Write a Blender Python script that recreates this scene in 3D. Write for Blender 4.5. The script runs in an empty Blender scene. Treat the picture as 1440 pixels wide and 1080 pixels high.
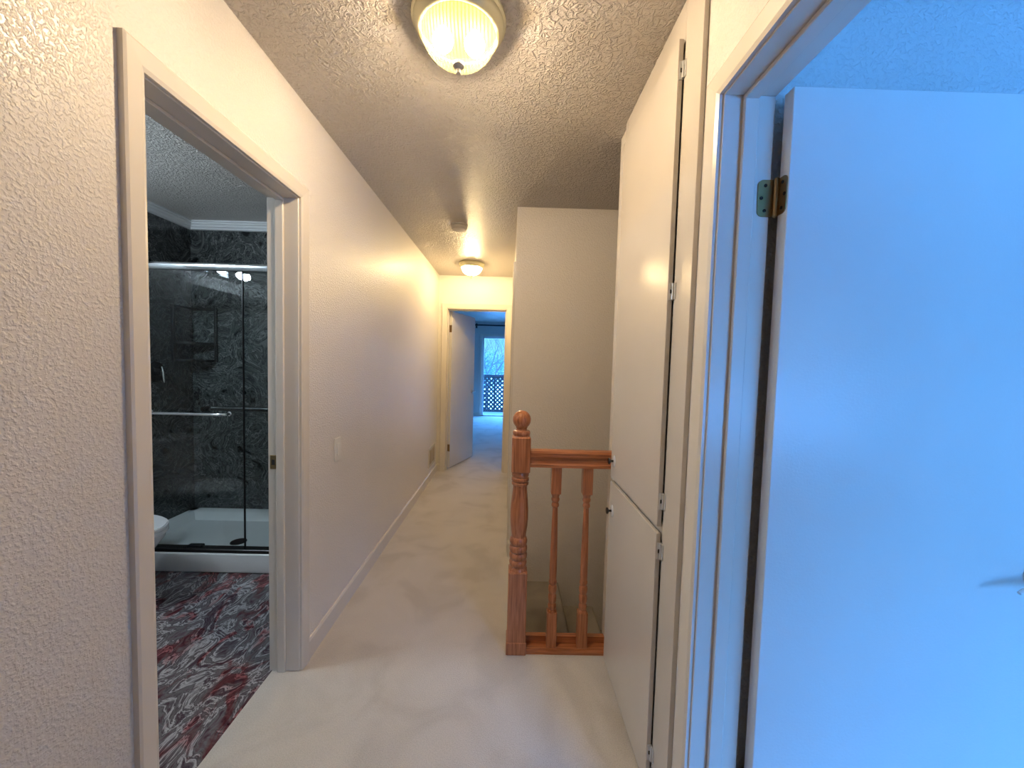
import bpy, bmesh, math, random
from mathutils import Vector, Matrix
random.seed(7)
C = bpy.context.scene.collection
PI = math.pi

# ------------------------------------------------------------------ layout (metres; camera stands at x=0, y=0)
CEIL = 2.44
XL, XLB = -0.887, -1.017          # hall-side and bathroom-side faces of the left wall
XR, XRB = 0.500, 0.625            # hall-side and bedroom-side faces of the right wall
YF, YFB = 4.80, 4.93              # far wall of the hall
YS = 2.675                        # wall across the stairs
XH = 0.030                        # right wall of the narrow end of the hall
BX0, BY0, BY1 = -2.58, 0.20, 3.16 # bathroom
RY0, RY1, RX1 = -1.6, 0.985, 3.5   # right-hand bedroom
FX0, FX1, FY1 = -3.2, 1.6, 9.95   # far bedroom
YB = -1.6                         # hall end behind the camera

# ------------------------------------------------------------------ materials
def nmat(name):
    m = bpy.data.materials.new(name); m.use_nodes = True
    nt = m.node_tree; b = nt.nodes['Principled BSDF']
    return m, nt, b
def N(nt, t, **kw):
    n = nt.nodes.new(t)
    for k, v in kw.items(): setattr(n, k, v)
    return n
def ramp(nt, stops, interp='LINEAR'):
    r = N(nt, 'ShaderNodeValToRGB'); e = r.color_ramp.elements; r.color_ramp.interpolation = interp
    e[0].position, e[0].color = stops[0][0], (*stops[0][1], 1)
    e[1].position, e[1].color = stops[-1][0], (*stops[-1][1], 1)
    for p, c in stops[1:-1]:
        x = e.new(p); x.color = (*c, 1)
    return r
def plain(name, col, rough=0.5, metal=0.0, bump=0.0, bscale=60, spec=0.5):
    m, nt, b = nmat(name)
    b.inputs['Roughness'].default_value = rough; b.inputs['Metallic'].default_value = metal
    b.inputs['Specular IOR Level'].default_value = spec
    tc = N(nt, 'ShaderNodeTexCoord'); no = N(nt, 'ShaderNodeTexNoise'); no.inputs['Scale'].default_value = 3.0
    no.inputs['Detail'].default_value = 4
    nt.links.new(tc.outputs['Object'], no.inputs['Vector'])
    k = 0.96
    r = ramp(nt, [(0.35, tuple(c*k for c in col)), (0.65, col)])
    nt.links.new(no.outputs['Fac'], r.inputs['Fac']); nt.links.new(r.outputs['Color'], b.inputs['Base Color'])
    if bump:
        n2 = N(nt, 'ShaderNodeTexNoise'); n2.inputs['Scale'].default_value = bscale; n2.inputs['Detail'].default_value = 3
        nt.links.new(tc.outputs['Object'], n2.inputs['Vector'])
        bp = N(nt, 'ShaderNodeBump'); bp.inputs['Distance'].default_value = bump; bp.inputs['Strength'].default_value = 1
        nt.links.new(n2.outputs['Fac'], bp.inputs['Height']); nt.links.new(bp.outputs['Normal'], b.inputs['Normal'])
    return m
def textured(name, col, rough, scale, dist, lo, hi, detail=2.0, distort=0.0, strength=1.0):
    """painted drywall with a sprayed splatter relief"""
    m, nt, b = nmat(name)
    b.inputs['Roughness'].default_value = rough
    tc = N(nt, 'ShaderNodeTexCoord')
    no = N(nt, 'ShaderNodeTexNoise'); no.inputs['Scale'].default_value = scale
    no.inputs['Detail'].default_value = detail; no.inputs['Distortion'].default_value = distort
    nt.links.new(tc.outputs['Object'], no.inputs['Vector'])
    mr = N(nt, 'ShaderNodeMapRange'); mr.interpolation_type = 'SMOOTHSTEP'
    mr.inputs['From Min'].default_value = lo; mr.inputs['From Max'].default_value = hi
    nt.links.new(no.outputs['Fac'], mr.inputs['Value'])
    bp = N(nt, 'ShaderNodeBump'); bp.inputs['Distance'].default_value = dist; bp.inputs['Strength'].default_value = strength
    nt.links.new(mr.outputs['Result'], bp.inputs['Height']); nt.links.new(bp.outputs['Normal'], b.inputs['Normal'])
    n3 = N(nt, 'ShaderNodeTexNoise'); n3.inputs['Scale'].default_value = 1.5
    nt.links.new(tc.outputs['Object'], n3.inputs['Vector'])
    r = ramp(nt, [(0.3, tuple(c*0.96 for c in col)), (0.7, col)])
    nt.links.new(n3.outputs['Fac'], r.inputs['Fac']); nt.links.new(r.outputs['Color'], b.inputs['Base Color'])
    return m
def carpet(name, c1, c2):
    m, nt, b = nmat(name)
    b.inputs['Roughness'].default_value = 1.0; b.inputs['Specular IOR Level'].default_value = 0.1
    tc = N(nt, 'ShaderNodeTexCoord')
    big = N(nt, 'ShaderNodeTexNoise'); big.inputs['Scale'].default_value = 3.2; big.inputs['Detail'].default_value = 5
    big.inputs['Distortion'].default_value = 0.8
    fine = N(nt, 'ShaderNodeTexNoise'); fine.inputs['Scale'].default_value = 260; fine.inputs['Detail'].default_value = 3
    for n in (big, fine): nt.links.new(tc.outputs['Object'], n.inputs['Vector'])
    r = ramp(nt, [(0.36, c2), (0.50, c1), (0.7, tuple(min(1, x*1.05) for x in c1))])
    nt.links.new(big.outputs['Fac'], r.inputs['Fac'])
    r2 = ramp(nt, [(0.3, (0.80, 0.80, 0.80)), (0.7, (1.0, 1.0, 1.0))])
    nt.links.new(fine.outputs['Fac'], r2.inputs['Fac'])
    mx = N(nt, 'ShaderNodeMix', data_type='RGBA', blend_type='MULTIPLY'); mx.inputs['Factor'].default_value = 1
    nt.links.new(r.outputs['Color'], mx.inputs['A']); nt.links.new(r2.outputs['Color'], mx.inputs['B'])
    nt.links.new(mx.outputs['Result'], b.inputs['Base Color'])
    bp = N(nt, 'ShaderNodeBump'); bp.inputs['Distance'].default_value = 0.004; bp.inputs['Strength'].default_value = 0.7
    nt.links.new(fine.outputs['Fac'], bp.inputs['Height']); nt.links.new(bp.outputs['Normal'], b.inputs['Normal'])
    return m
def oak(name, axis):
    m, nt, b = nmat(name)
    b.inputs['Roughness'].default_value = 0.28
    b.inputs['Coat Weight'].default_value = 0.4; b.inputs['Coat Roughness'].default_value = 0.15
    tc = N(nt, 'ShaderNodeTexCoord'); mp = N(nt, 'ShaderNodeMapping')
    s = [70, 70, 70]; s[axis] = 3.5; mp.inputs['Scale'].default_value = s
    nt.links.new(tc.outputs['Object'], mp.inputs['Vector'])
    no = N(nt, 'ShaderNodeTexNoise'); no.inputs['Scale'].default_value = 1.6; no.inputs['Detail'].default_value = 6
    no.inputs['Distortion'].default_value = 0.6
    nt.links.new(mp.outputs['Vector'], no.inputs['Vector'])
    r = ramp(nt, [(0.30, (0.24, 0.075, 0.026)), (0.48, (0.42, 0.145, 0.055)), (0.70, (0.56, 0.22, 0.10))])
    nt.links.new(no.outputs['Fac'], r.inputs['Fac']); nt.links.new(r.outputs['Color'], b.inputs['Base Color'])
    return m
def swirl_marble(name, stops, scale, warp, rough, stretch=(1, 1, 1), rot=0.0, seed=0.0, spec=0.5):
    m, nt, b = nmat(name)
    b.inputs['Roughness'].default_value = rough; b.inputs['Specular IOR Level'].default_value = spec
    tc = N(nt, 'ShaderNodeTexCoord'); mp = N(nt, 'ShaderNodeMapping')
    mp.inputs['Scale'].default_value = stretch; mp.inputs['Rotation'].default_value = (0, 0, rot)
    mp.inputs['Location'].default_value = (seed, seed*0.7, seed*1.3)
    nt.links.new(tc.outputs['Object'], mp.inputs['Vector'])
    w = N(nt, 'ShaderNodeTexNoise'); w.inputs['Scale'].default_value = scale*0.5; w.inputs['Detail'].default_value = 3
    nt.links.new(mp.outputs['Vector'], w.inputs['Vector'])
    sub = N(nt, 'ShaderNodeVectorMath', operation='SUBTRACT'); sub.inputs[1].default_value = (0.5, 0.5, 0.5)
    nt.links.new(w.outputs['Color'], sub.inputs[0])
    sc = N(nt, 'ShaderNodeVectorMath', operation='SCALE'); sc.inputs['Scale'].default_value = warp
    nt.links.new(sub.outputs['Vector'], sc.inputs[0])
    ad = N(nt, 'ShaderNodeVectorMath', operation='ADD')
    nt.links.new(mp.outputs['Vector'], ad.inputs[0]); nt.links.new(sc.outputs['Vector'], ad.inputs[1])
    n = N(nt, 'ShaderNodeTexNoise'); n.inputs['Scale'].default_value = scale; n.inputs['Detail'].default_value = 7
    n.inputs['Roughness'].default_value = 0.62; n.inputs['Distortion'].default_value = 2.2
    nt.links.new(ad.outputs['Vector'], n.inputs['Vector'])
    r = ramp(nt, stops)
    nt.links.new(n.outputs['Fac'], r.inputs['Fac'])
    return m, nt, b, r, ad
def glass(name, tint=(1, 1, 1), refl=0.08, rough=0.0, fres=True):
    m = bpy.data.materials.new(name); m.use_nodes = True; nt = m.node_tree; nt.nodes.clear()
    out = N(nt, 'ShaderNodeOutputMaterial'); tr = N(nt, 'ShaderNodeBsdfTransparent'); tr.inputs['Color'].default_value = (*tint, 1)
    gl = N(nt, 'ShaderNodeBsdfGlossy'); gl.inputs['Roughness'].default_value = rough
    lw = N(nt, 'ShaderNodeLayerWeight'); lw.inputs['Blend'].default_value = 0.5
    pw = N(nt, 'ShaderNodeMath', operation='POWER'); pw.inputs[1].default_value = 5.0
    nt.links.new(lw.outputs['Facing'], pw.inputs[0])
    mul = N(nt, 'ShaderNodeMath', operation='MULTIPLY_ADD'); mul.inputs[1].default_value = 0.95; mul.inputs[2].default_value = refl
    nt.links.new(pw.outputs['Value'], mul.inputs[0]); mul.use_clamp = True
    mx = N(nt, 'ShaderNodeMixShader'); nt.links.new(mul.outputs['Value'], mx.inputs['Fac'])
    nt.links.new(tr.outputs['BSDF'], mx.inputs[1]); nt.links.new(gl.outputs['BSDF'], mx.inputs[2])
    nt.links.new(mx.outputs['Shader'], out.inputs['Surface'])
    return m

M = {}
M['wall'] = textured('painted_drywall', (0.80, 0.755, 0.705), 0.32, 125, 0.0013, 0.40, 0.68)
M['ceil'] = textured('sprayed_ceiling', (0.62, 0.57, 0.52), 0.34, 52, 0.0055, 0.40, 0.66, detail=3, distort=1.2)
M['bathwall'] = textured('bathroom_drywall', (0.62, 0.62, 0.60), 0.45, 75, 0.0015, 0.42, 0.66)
M['bath_darkened'] = textured('darkened_bathroom_walls', (0.34, 0.34, 0.33), 0.45, 75, 0.0015, 0.42, 0.66)  # unseen walls darkened to cut the haze mirrored in the shower glass
M['trim'] = plain('cream_trim_paint', (0.74, 0.69, 0.62), 0.26)
M['door'] = plain('white_door_paint', (0.78, 0.755, 0.72), 0.24, bump=0.0004, bscale=160)
M['closet'] = plain('cream_cabinet_paint', (0.64, 0.59, 0.53), 0.22, bump=0.0004, bscale=220)
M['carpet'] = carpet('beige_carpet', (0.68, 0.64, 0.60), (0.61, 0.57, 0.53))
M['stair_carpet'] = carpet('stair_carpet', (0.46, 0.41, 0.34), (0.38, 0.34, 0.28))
M['oak_z'] = oak('oak_vertical_grain', 2)
M['oak_x'] = oak('oak_long_grain', 0)
M['white'] = plain('white_gloss', (0.78, 0.78, 0.79), 0.12)
M['pan'] = plain('white_acrylic', (0.80, 0.81, 0.82), 0.2)
M['plastic'] = plain('white_plastic', (0.80, 0.78, 0.73), 0.35)
M['detector'] = plain('aged_plastic', (0.52, 0.48, 0.42), 0.45)
M['hinge_white'] = plain('painted_steel', (0.66, 0.66, 0.66), 0.3, metal=0.3)
M['black'] = plain('black_enamel', (0.012, 0.012, 0.013), 0.25)
M['dark'] = plain('hole_shade', (0.03, 0.028, 0.026), 0.8)
M['slot'] = plain('vent_slot_shade', (0.16, 0.13, 0.10), 0.8)
M['chrome'] = plain('chrome', (0.82, 0.84, 0.87), 0.12, metal=1)
M['brushed'] = plain('brushed_aluminium', (0.70, 0.70, 0.72), 0.28, metal=1)
M['dark_metal'] = plain('dark_metal_track', (0.03, 0.028, 0.03), 0.3, metal=0.6)
M['dark_chrome'] = plain('dark_polished_metal', (0.05, 0.05, 0.055), 0.18, metal=1)  # one even dark metal for the valve plate
M['brass'] = plain('antique_brass', (0.36, 0.25, 0.12), 0.32, metal=1, bump=0.0006, bscale=40)
M['fixture'] = plain('cream_enamel_ring', (0.74, 0.70, 0.46), 0.25, metal=0.2)
M['louver'] = plain('louver_slot_shade', (0.42, 0.35, 0.26), 0.5)  # shade of the slots put into the louver colour
M['dimmed_liner'] = plain('darkened_lamp_pan', (0.040, 0.028, 0.007), 0.9, spec=0.0)  # brass colour darkened so the lit lamp interior shows yellow, not white
M['nickel'] = plain('satin_nickel', (0.62, 0.60, 0.57), 0.3, metal=1)
M['scuff'] = plain('scuffed_wood', (0.05, 0.03, 0.03), 0.7)
M['rod'] = plain('dark_curtain_rod', (0.02, 0.02, 0.025), 0.4)
M['lattice'] = plain('dark_stained_wood', (0.022, 0.022, 0.03), 0.7)
M['deck'] = plain('deck_boards', (0.22, 0.21, 0.20), 0.8)
M['ground'] = plain('pale_concrete', (0.75, 0.75, 0.75), 0.9)
M['bark'] = plain('grey_bark', (0.05, 0.045, 0.045), 0.9)
M['leaf'] = plain('dusky_leaf', (0.06, 0.11, 0.09), 0.7)
M['mirror'] = plain('mirror_silver', (0.85, 0.87, 0.88), 0.03, metal=1)
M['glass'] = glass('window_glass', (0.97, 0.985, 0.99), 0.03)
M['shower_glass'] = glass('shower_glass', (0.955, 0.98, 0.98), 0.035, 0.0)

m, nt, b, r, ad = swirl_marble('dark_cultured_marble',
    [(0.36, (0.004, 0.005, 0.006)), (0.42, (0.08, 0.088, 0.085)), (0.455, (0.008, 0.009, 0.011)), (0.49, (0.19, 0.20, 0.195)), (0.515, (0.012, 0.013, 0.016)),
     (0.545, (0.12, 0.13, 0.125)), (0.575, (0.010, 0.011, 0.014)), (0.66, (0.12, 0.125, 0.12))], 4.2, 0.18, 0.16)
nt.links.new(r.outputs['Color'], b.inputs['Base Color']); M['dark_marble'] = m
m, nt, b, r, ad = swirl_marble('red_grey_marble',
    [(0.28, (0.03, 0.008, 0.02)), (0.38, (0.12, 0.085, 0.10)), (0.44, (0.16, 0.155, 0.16)), (0.485, (0.07, 0.055, 0.065)), (0.52, (0.48, 0.46, 0.48)),
     (0.56, (0.13, 0.12, 0.13)), (0.62, (0.06, 0.03, 0.045)), (0.70, (0.26, 0.24, 0.25))], 4.0, 0.50, 0.07, (2.0, 1.1, 1.0), 0.0, 3.1)
n2 = N(nt, 'ShaderNodeTexNoise'); n2.inputs['Scale'].default_value = 4.2; n2.inputs['Detail'].default_value = 6; n2.inputs['Distortion'].default_value = 1.2
nt.links.new(ad.outputs['Vector'], n2.inputs['Vector'])
r2 = ramp(nt, [(0.50, (0, 0, 0)), (0.60, (1, 1, 1))]); nt.links.new(n2.outputs['Fac'], r2.inputs['Fac'])
mx = N(nt, 'ShaderNodeMix', data_type='RGBA', blend_type='MIX')
nt.links.new(r2.outputs['Color'], mx.inputs['Factor']); nt.links.new(r.outputs['Color'], mx.inputs['A'])
mm = N(nt, 'ShaderNodeMix', data_type='RGBA', blend_type='MULTIPLY'); mm.inputs['Factor'].default_value = 1
nt.links.new(r.outputs['Color'], mm.inputs['A']); mm.inputs['B'].default_value = (0.80, 0.28, 0.29, 1)
nt.links.new(mm.outputs['Result'], mx.inputs['B'])
nt.links.new(mx.outputs['Result'], b.inputs['Base Color']); M['floor_marble'] = m

def emis(name, col, st):
    m = bpy.data.materials.new(name); m.use_nodes = True; nt = m.node_tree; nt.nodes.clear()
    e = N(nt, 'ShaderNodeEmission'); e.inputs['Color'].default_value = (*col, 1); e.inputs['Strength'].default_value = st
    o = N(nt, 'ShaderNodeOutputMaterial'); nt.links.new(e.outputs['Emission'], o.inputs['Surface']); return m
M['bulb_cool'] = emis('lit_cool_bulb', (0.70, 0.87, 1.0), 190)
# ribbed dome glass
def dome_glass(name, tlcol, share, ribs):
    m = bpy.data.materials.new(name); m.use_nodes = True; nt = m.node_tree; nt.nodes.clear()
    out = N(nt, 'ShaderNodeOutputMaterial')
    tr = N(nt, 'ShaderNodeBsdfTransparent')
    tl = N(nt, 'ShaderNodeBsdfTranslucent'); tl.inputs['Color'].default_value = (*tlcol, 1)
    gl = N(nt, 'ShaderNodeBsdfGlossy'); gl.inputs['Roughness'].default_value = 0.15
    m1 = N(nt, 'ShaderNodeMixShader'); m1.inputs['Fac'].default_value = share
    m2 = N(nt, 'ShaderNodeMixShader'); m2.inputs['Fac'].default_value = 0.03
    tc = N(nt, 'ShaderNodeTexCoord'); wv = N(nt, 'ShaderNodeTexWave'); wv.wave_type = 'BANDS'; wv.bands_direction = 'X'
    wv.inputs['Scale'].default_value = 30
    nt.links.new(tc.outputs['Object'], wv.inputs['Vector'])
    rr = ramp(nt, [(0.15, ribs), (0.55, (1.0, 0.96, 0.85))]); nt.links.new(wv.outputs['Fac'], rr.inputs['Fac'])
    nt.links.new(rr.outputs['Color'], tr.inputs['Color'])
    nt.links.new(tr.outputs['BSDF'], m1.inputs[1]); nt.links.new(tl.outputs['BSDF'], m1.inputs[2])
    nt.links.new(m1.outputs['Shader'], m2.inputs[1]); nt.links.new(gl.outputs['BSDF'], m2.inputs[2])
    nt.links.new(m2.outputs['Shader'], out.inputs['Surface']); M[name] = m
dome_glass('ribbed_dome_glass', (0.10, 0.082, 0.030), 0.16, (0.50, 0.36, 0.12))
dome_glass('whitened_dome_glass', (0.9, 0.85, 0.75), 0.35, (0.9, 0.88, 0.8))  # same ribbed glass, whitened in colour to imitate its overexposed glow

# ------------------------------------------------------------------ mesh helpers
def BM(): return bmesh.new()
def add_box(bm, x0, x1, y0, y1, z0, z1, bev=0.0, mat=None, seg=1):
    t = bmesh.new(); bmesh.ops.create_cube(t, size=1)
    for v in t.verts:
        v.co = Vector(((x0+x1)/2 + v.co.x*(x1-x0), (y0+y1)/2 + v.co.y*(y1-y0), (z0+z1)/2 + v.co.z*(z1-z0)))
    if bev: bmesh.ops.bevel(t, geom=t.edges[:], offset=bev, segments=seg, affect='EDGES', profile=0.5)
    if mat: bmesh.ops.transform(t, matrix=mat, verts=t.verts)
    merge(bm, t)
def merge(bm, t):
    me = bpy.data.meshes.new('tmp'); t.to_mesh(me); t.free(); bm.from_mesh(me); bpy.data.meshes.remove(me)
def add_lathe(bm, prof, origin=(0, 0, 0), axis='z', seg=32, cap=True, sx=1, sy=1):
    """prof: list of (radius, height)"""
    t = bmesh.new(); rings = []
    for r_, h in prof:
        if r_ < 1e-6: rings.append([t.verts.new((0, 0, h))])
        else: rings.append([t.verts.new((r_*sx*math.cos(2*PI*k/seg), r_*sy*math.sin(2*PI*k/seg), h)) for k in range(seg)])
    for a, b_ in zip(rings, rings[1:]):
        if len(a) == 1 and len(b_) == 1: continue
        for k in range(seg):
            j = (k+1) % seg
            if len(a) == 1: t.faces.new((a[0], b_[j], b_[k]))
            elif len(b_) == 1: t.faces.new((a[k], a[j], b_[0]))
            else: t.faces.new((a[k], a[j], b_[j], b_[k]))
    if cap:
        for rg in (rings[0], rings[-1]):
            if len(rg) > 2: t.faces.new(rg)
    R = {'z': Matrix(), '-z': Matrix.Rotation(PI, 4, 'X'), 'x': Matrix.Rotation(PI/2, 4, 'Y'), '-x': Matrix.Rotation(-PI/2, 4, 'Y'),
         'y': Matrix.Rotation(-PI/2, 4, 'X'), '-y': Matrix.Rotation(PI/2, 4, 'X')}[axis]
    bmesh.ops.transform(t, matrix=Matrix.Translation(origin) @ R, verts=t.verts)
    bmesh.ops.recalc_face_normals(t, faces=t.faces[:]); merge(bm, t)
def add_tube(bm, pts, rad, seg=12, cap=True):
    t = bmesh.new(); pts = [Vector(p) for p in pts]; rings = []
    rads = rad if isinstance(rad, (list, tuple)) else [rad]*len(pts)
    up = Vector((0, 0, 1))
    for i, p in enumerate(pts):
        d = (pts[min(i+1, len(pts)-1)] - pts[max(i-1, 0)]).normalized()
        u = up if abs(d.dot(up)) < 0.95 else Vector((0, 1, 0))
        a = d.cross(u).normalized(); b_ = a.cross(d)
        rings.append([t.verts.new(p + rads[i]*(math.cos(2*PI*k/seg)*a + math.sin(2*PI*k/seg)*b_)) for k in range(seg)])
    for a, b_ in zip(rings, rings[1:]):
        for k in range(seg):
            j = (k+1) % seg; t.faces.new((a[k], a[j], b_[j], b_[k]))
    if cap: t.faces.new(rings[0]); t.faces.new(rings[-1])
    bmesh.ops.recalc_face_normals(t, faces=t.faces[:]); merge(bm, t)
def add_prism(bm, poly, axis, a0, a1):
    """poly: 2-D outline in the plane normal to axis (order of the two remaining axes x,y,z)"""
    t = bmesh.new()
    def P(u, v, w):
        return {'x': (w, u, v), 'y': (u, w, v), 'z': (u, v, w)}[axis]
    A = [t.verts.new(P(u, v, a0)) for u, v in poly]; B = [t.verts.new(P(u, v, a1)) for u, v in poly]
    n = len(poly)
    for k in range(n): t.faces.new((A[k], A[(k+1) % n], B[(k+1) % n], B[k]))
    t.faces.new(A); t.faces.new(B)
    bmesh.ops.recalc_face_normals(t, faces=t.faces[:]); merge(bm, t)
def obj(name, bm, mat, parent=None, smooth=False, ang=35, keep=None):
    me = bpy.data.meshes.new(name); bm.to_mesh(me); bm.free()
    if isinstance(mat, str): mat = M[mat]
    me.materials.append(mat)
    if smooth:
        me.shade_smooth()
        me.set_sharp_from_angle(angle=math.radians(ang))
    o = bpy.data.objects.new(name, me); C.objects.link(o)
    if parent is not None:
        o.parent = parent
        off = world_loc(parent)
        for v in me.vertices: v.co -= off          # meshes are modelled in world space
    return o
def world_loc(p):
    v = Vector((0, 0, 0))
    while p is not None: v += p.location; p = p.parent
    return v
def struct(name, bm, mat, parent=None, **k):
    o = obj(name, bm, mat, parent, **k)
    if parent is None: o['kind'] = 'structure'
    return o
def sempty(name, loc=(0, 0, 0)):
    o = bpy.data.objects.new(name, None); C.objects.link(o); o.location = loc; o['kind'] = 'structure'; o.empty_display_size = 0.05
    return o
def thing(name, label, cat, loc=(0, 0, 0), group=None):
    o = bpy.data.objects.new(name, None); C.objects.link(o); o.location = loc; o.empty_display_size = 0.05
    return tag(o, label, cat, group)
def tag(o, label, cat, group=None):
    o['label'] = label; o['category'] = cat
    if group: o['group'] = group
    return o
def box_s(name, args, mat):
    bm = BM()
    for a in args: add_box(bm, *a)
    return struct(name, bm, mat)

# ------------------------------------------------------------------ shell: hall
T = 0.13
HY0, HY1 = 0.955, 1.630           # bathroom door opening (y)
DY0, DY1 = 0.235, 0.955           # bedroom door opening (y)
HD = 2.03
box_s('wall_left', [(XLB, XL, YB, HY0-0.018, 0, CEIL), (XLB, XL, HY1+0.018, YF+0.13, 0, CEIL), (XLB, XL, HY0-0.018, HY1+0.018, HD+0.018, CEIL)], 'wall')
box_s('wall_right', [(XR, XRB, YB, DY0-0.018, 0, CEIL), (XR, XRB, DY1+0.018, 1.742, 0, CEIL), (XR, XRB, DY0-0.018, DY1+0.018, HD+0.018, CEIL)], 'wall')
box_s('wall_back', [(XLB, XRB, YB-0.1, YB, 0, CEIL)], 'wall')
FO0, FO1 = -0.775, -0.052         # far door opening (x)
box_s('wall_far', [(XL-0.001, FO0-0.018, YF, YFB, 0, CEIL), (FO1+0.018, FX1, YF, YFB, 0, CEIL), (FO0-0.018, FO1+0.018, YF, YFB, HD+0.018, CEIL),
                   (FX0, XLB, YF, YFB, 0, CEIL)], 'wall')
O30, O31 = 2.80, 3.56             # door in the right wall of the narrow part
box_s('wall_stairwell', [(XH, 3.0, YS, YS+0.12, -2.7, CEIL)], 'wall')
box_s('wall_right_end', [(XH, XH+0.12, YS+0.12, O30-0.018, 0, CEIL), (XH, XH+0.12, O31+0.018, YF, 0, CEIL), (XH, XH+0.12, O30-0.018, O31+0.018, HD+0.018, CEIL)], 'wall')
box_s('wall_stairwell_near', [(XR, 3.0, 1.742, 1.862, -2.7, CEIL), (-0.10, XR, 1.742, 1.862, -2.7, -0.10), (0.112, XR, 1.8355, 1.862, -0.10, 0.0), (-0.10, 0.112, 1.862, YS, -2.7, -0.10)], 'wall')
box_s('wall_stairwell_right', [(3.0, 3.1, 1.742, YS+0.12, -2.7, CEIL)], 'wall')
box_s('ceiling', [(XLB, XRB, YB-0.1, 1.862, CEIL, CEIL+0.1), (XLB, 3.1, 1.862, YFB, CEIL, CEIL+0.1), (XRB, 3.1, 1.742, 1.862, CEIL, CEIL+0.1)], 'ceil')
SXW = 0.112                        # where the stairwell opening starts
box_s('floor', [(XLB+0.012, SXW, YB-0.1, YFB, -0.1, 0), (SXW, XRB, YB-0.1, 1.8355, -0.1, 0), (SXW, XH+0.2, YS+0.12, YFB, -0.1, 0)], 'carpet')
# bathroom
box_s('floor_bathroom', [(BX0, XLB+0.012, BY0, BY1, -0.1, 0.0)], 'floor_marble')
box_s('ceiling_bathroom', [(BX0-0.1, XLB, BY0-0.1, BY1+0.1, CEIL, CEIL+0.1)], 'ceil')
box_s('wall_bathroom_left', [(BX0-0.1, BX0, BY0-0.1, 2.40, 0, CEIL)], 'bath_darkened')
box_s('wall_bathroom_near', [(BX0, XLB, BY0-0.1, BY0, 0, CEIL)], 'bath_darkened')
box_s('wall_bathroom_shower', [(BX0-0.1, BX0, 2.40, BY1, 0, CEIL), (BX0-0.1, XLB, BY1, BY1+0.1, 0, CEIL), (XLB-0.006, XLB, 2.40, BY1, 0, CEIL)], 'dark_marble')
# bedroom on the right
WZ0, WZ1, WX0, WX1 = 0.70, 2.05, 1.45, 3.20
box_s('floor_bedroom', [(XRB, RX1, RY0, RY1, -0.1, 0)], 'carpet')
box_s('ceiling_bedroom', [(XRB, RX1, RY0-0.1, RY1+0.1, CEIL, CEIL+0.1)], 'ceil')
box_s('wall_bedroom_back', [(XRB, RX1+0.1, RY1, RY1+0.1, 0, CEIL)], 'bathwall')
box_s('wall_bedroom_right', [(RX1, RX1+0.1, RY0-0.1, RY1, 0, CEIL)], 'bathwall')
box_s('wall_bedroom_near', [(XRB-0.1, WX0, RY0-0.1, RY0, 0, CEIL), (WX1, RX1, RY0-0.1, RY0, 0, CEIL), (WX0, WX1, RY0-0.1, RY0, 0, WZ0), (WX0, WX1, RY0-0.1, RY0, WZ1, CEIL)], 'bathwall')
# bedroom at the end of the hall
SX0, SX1, SZ = -0.70, 1.15, 2.07
box_s('floor_far_room', [(FX0, FX1, YFB, FY1+0.12, -0.1, 0)], 'carpet')
box_s('ceiling_far_room', [(FX0, FX1, YFB, FY1+0.12, CEIL, CEIL+0.1)], 'ceil')
box_s('wall_far_room_left', [(FX0-0.1, FX0, YF, FY1+0.12, 0, CEIL)], 'bathwall')
box_s('wall_far_room_right', [(FX1, FX1+0.1, YF, FY1+0.12, 0, CEIL)], 'bathwall')
box_s('wall_far_room_end', [(FX0, SX0, FY1, FY1+0.12, 0, CEIL), (SX1, FX1, FY1, FY1+0.12, 0, CEIL), (SX0, SX1, FY1, FY1+0.12, SZ, CEIL)], 'bathwall')

# ------------------------------------------------------------------ door frames
def frame_x(name, xa, xb, y0, y1, side, casing=0.055, stop=None, both=False):
    """frame of an opening in a wall normal to x. xa = face the casing lies on, side = +1/-1 direction of that face"""
    root = sempty(name, (xa, (y0+y1)/2, 0))
    bm = BM(); lo, hi = min(xa, xb), max(xa, xb)
    add_box(bm, lo, hi, y0-0.018, y0, 0, HD+0.018, 0.0015); add_box(bm, lo, hi, y1, y1+0.018, 0, HD+0.018, 0.0015)
    add_box(bm, lo, hi, y0, y1, HD, HD+0.018, 0.0015)
    obj('jamb', bm, 'trim', root)
    if stop:
        s0, s1 = stop; bm = BM()
        add_box(bm, s0, s1, y0, y0+0.011, 0, HD-0.011, 0.002); add_box(bm, s0, s1, y1-0.011, y1, 0, HD-0.011, 0.002)
        add_box(bm, s0, s1, y0, y1, HD-0.011, HD, 0.002)
        obj('door_stop', bm, 'trim', root)
    for f, sd in ((xa, side),) + (((xb, -side),) if both else ()):
        bm = BM(); c = casing; g = 0.005
        def prof(u): return u
        # three mitred lengths, thin at the opening and thick outside
        t = bmesh.new()
        th_i, th_m, th_o = 0.009, 0.013, 0.017
        offs = [(g, 0.0), (g, th_i), (g+0.010, th_m), (g+c-0.006, th_o), (g+c, th_o-0.003), (g+c, 0.0)]
        rows = []
        for o_, h in offs:
            X = f + sd*h
            rows.append([t.verts.new((X, y0-o_, 0)), t.verts.new((X, y0-o_, HD+o_)), t.verts.new((X, y1+o_, HD+o_)), t.verts.new((X, y1+o_, 0))])
        for a, b_ in zip(rows, rows[1:]):
            for k in range(3): t.faces.new((a[k], a[k+1], b_[k+1], b_[k]))
        for e in (0, 3): t.faces.new([r_[e] for r_ in rows])
        bmesh.ops.recalc_face_normals(t, faces=t.faces[:]); merge(bm, t)
        obj('casing', bm, 'trim', root)
    return root
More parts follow.
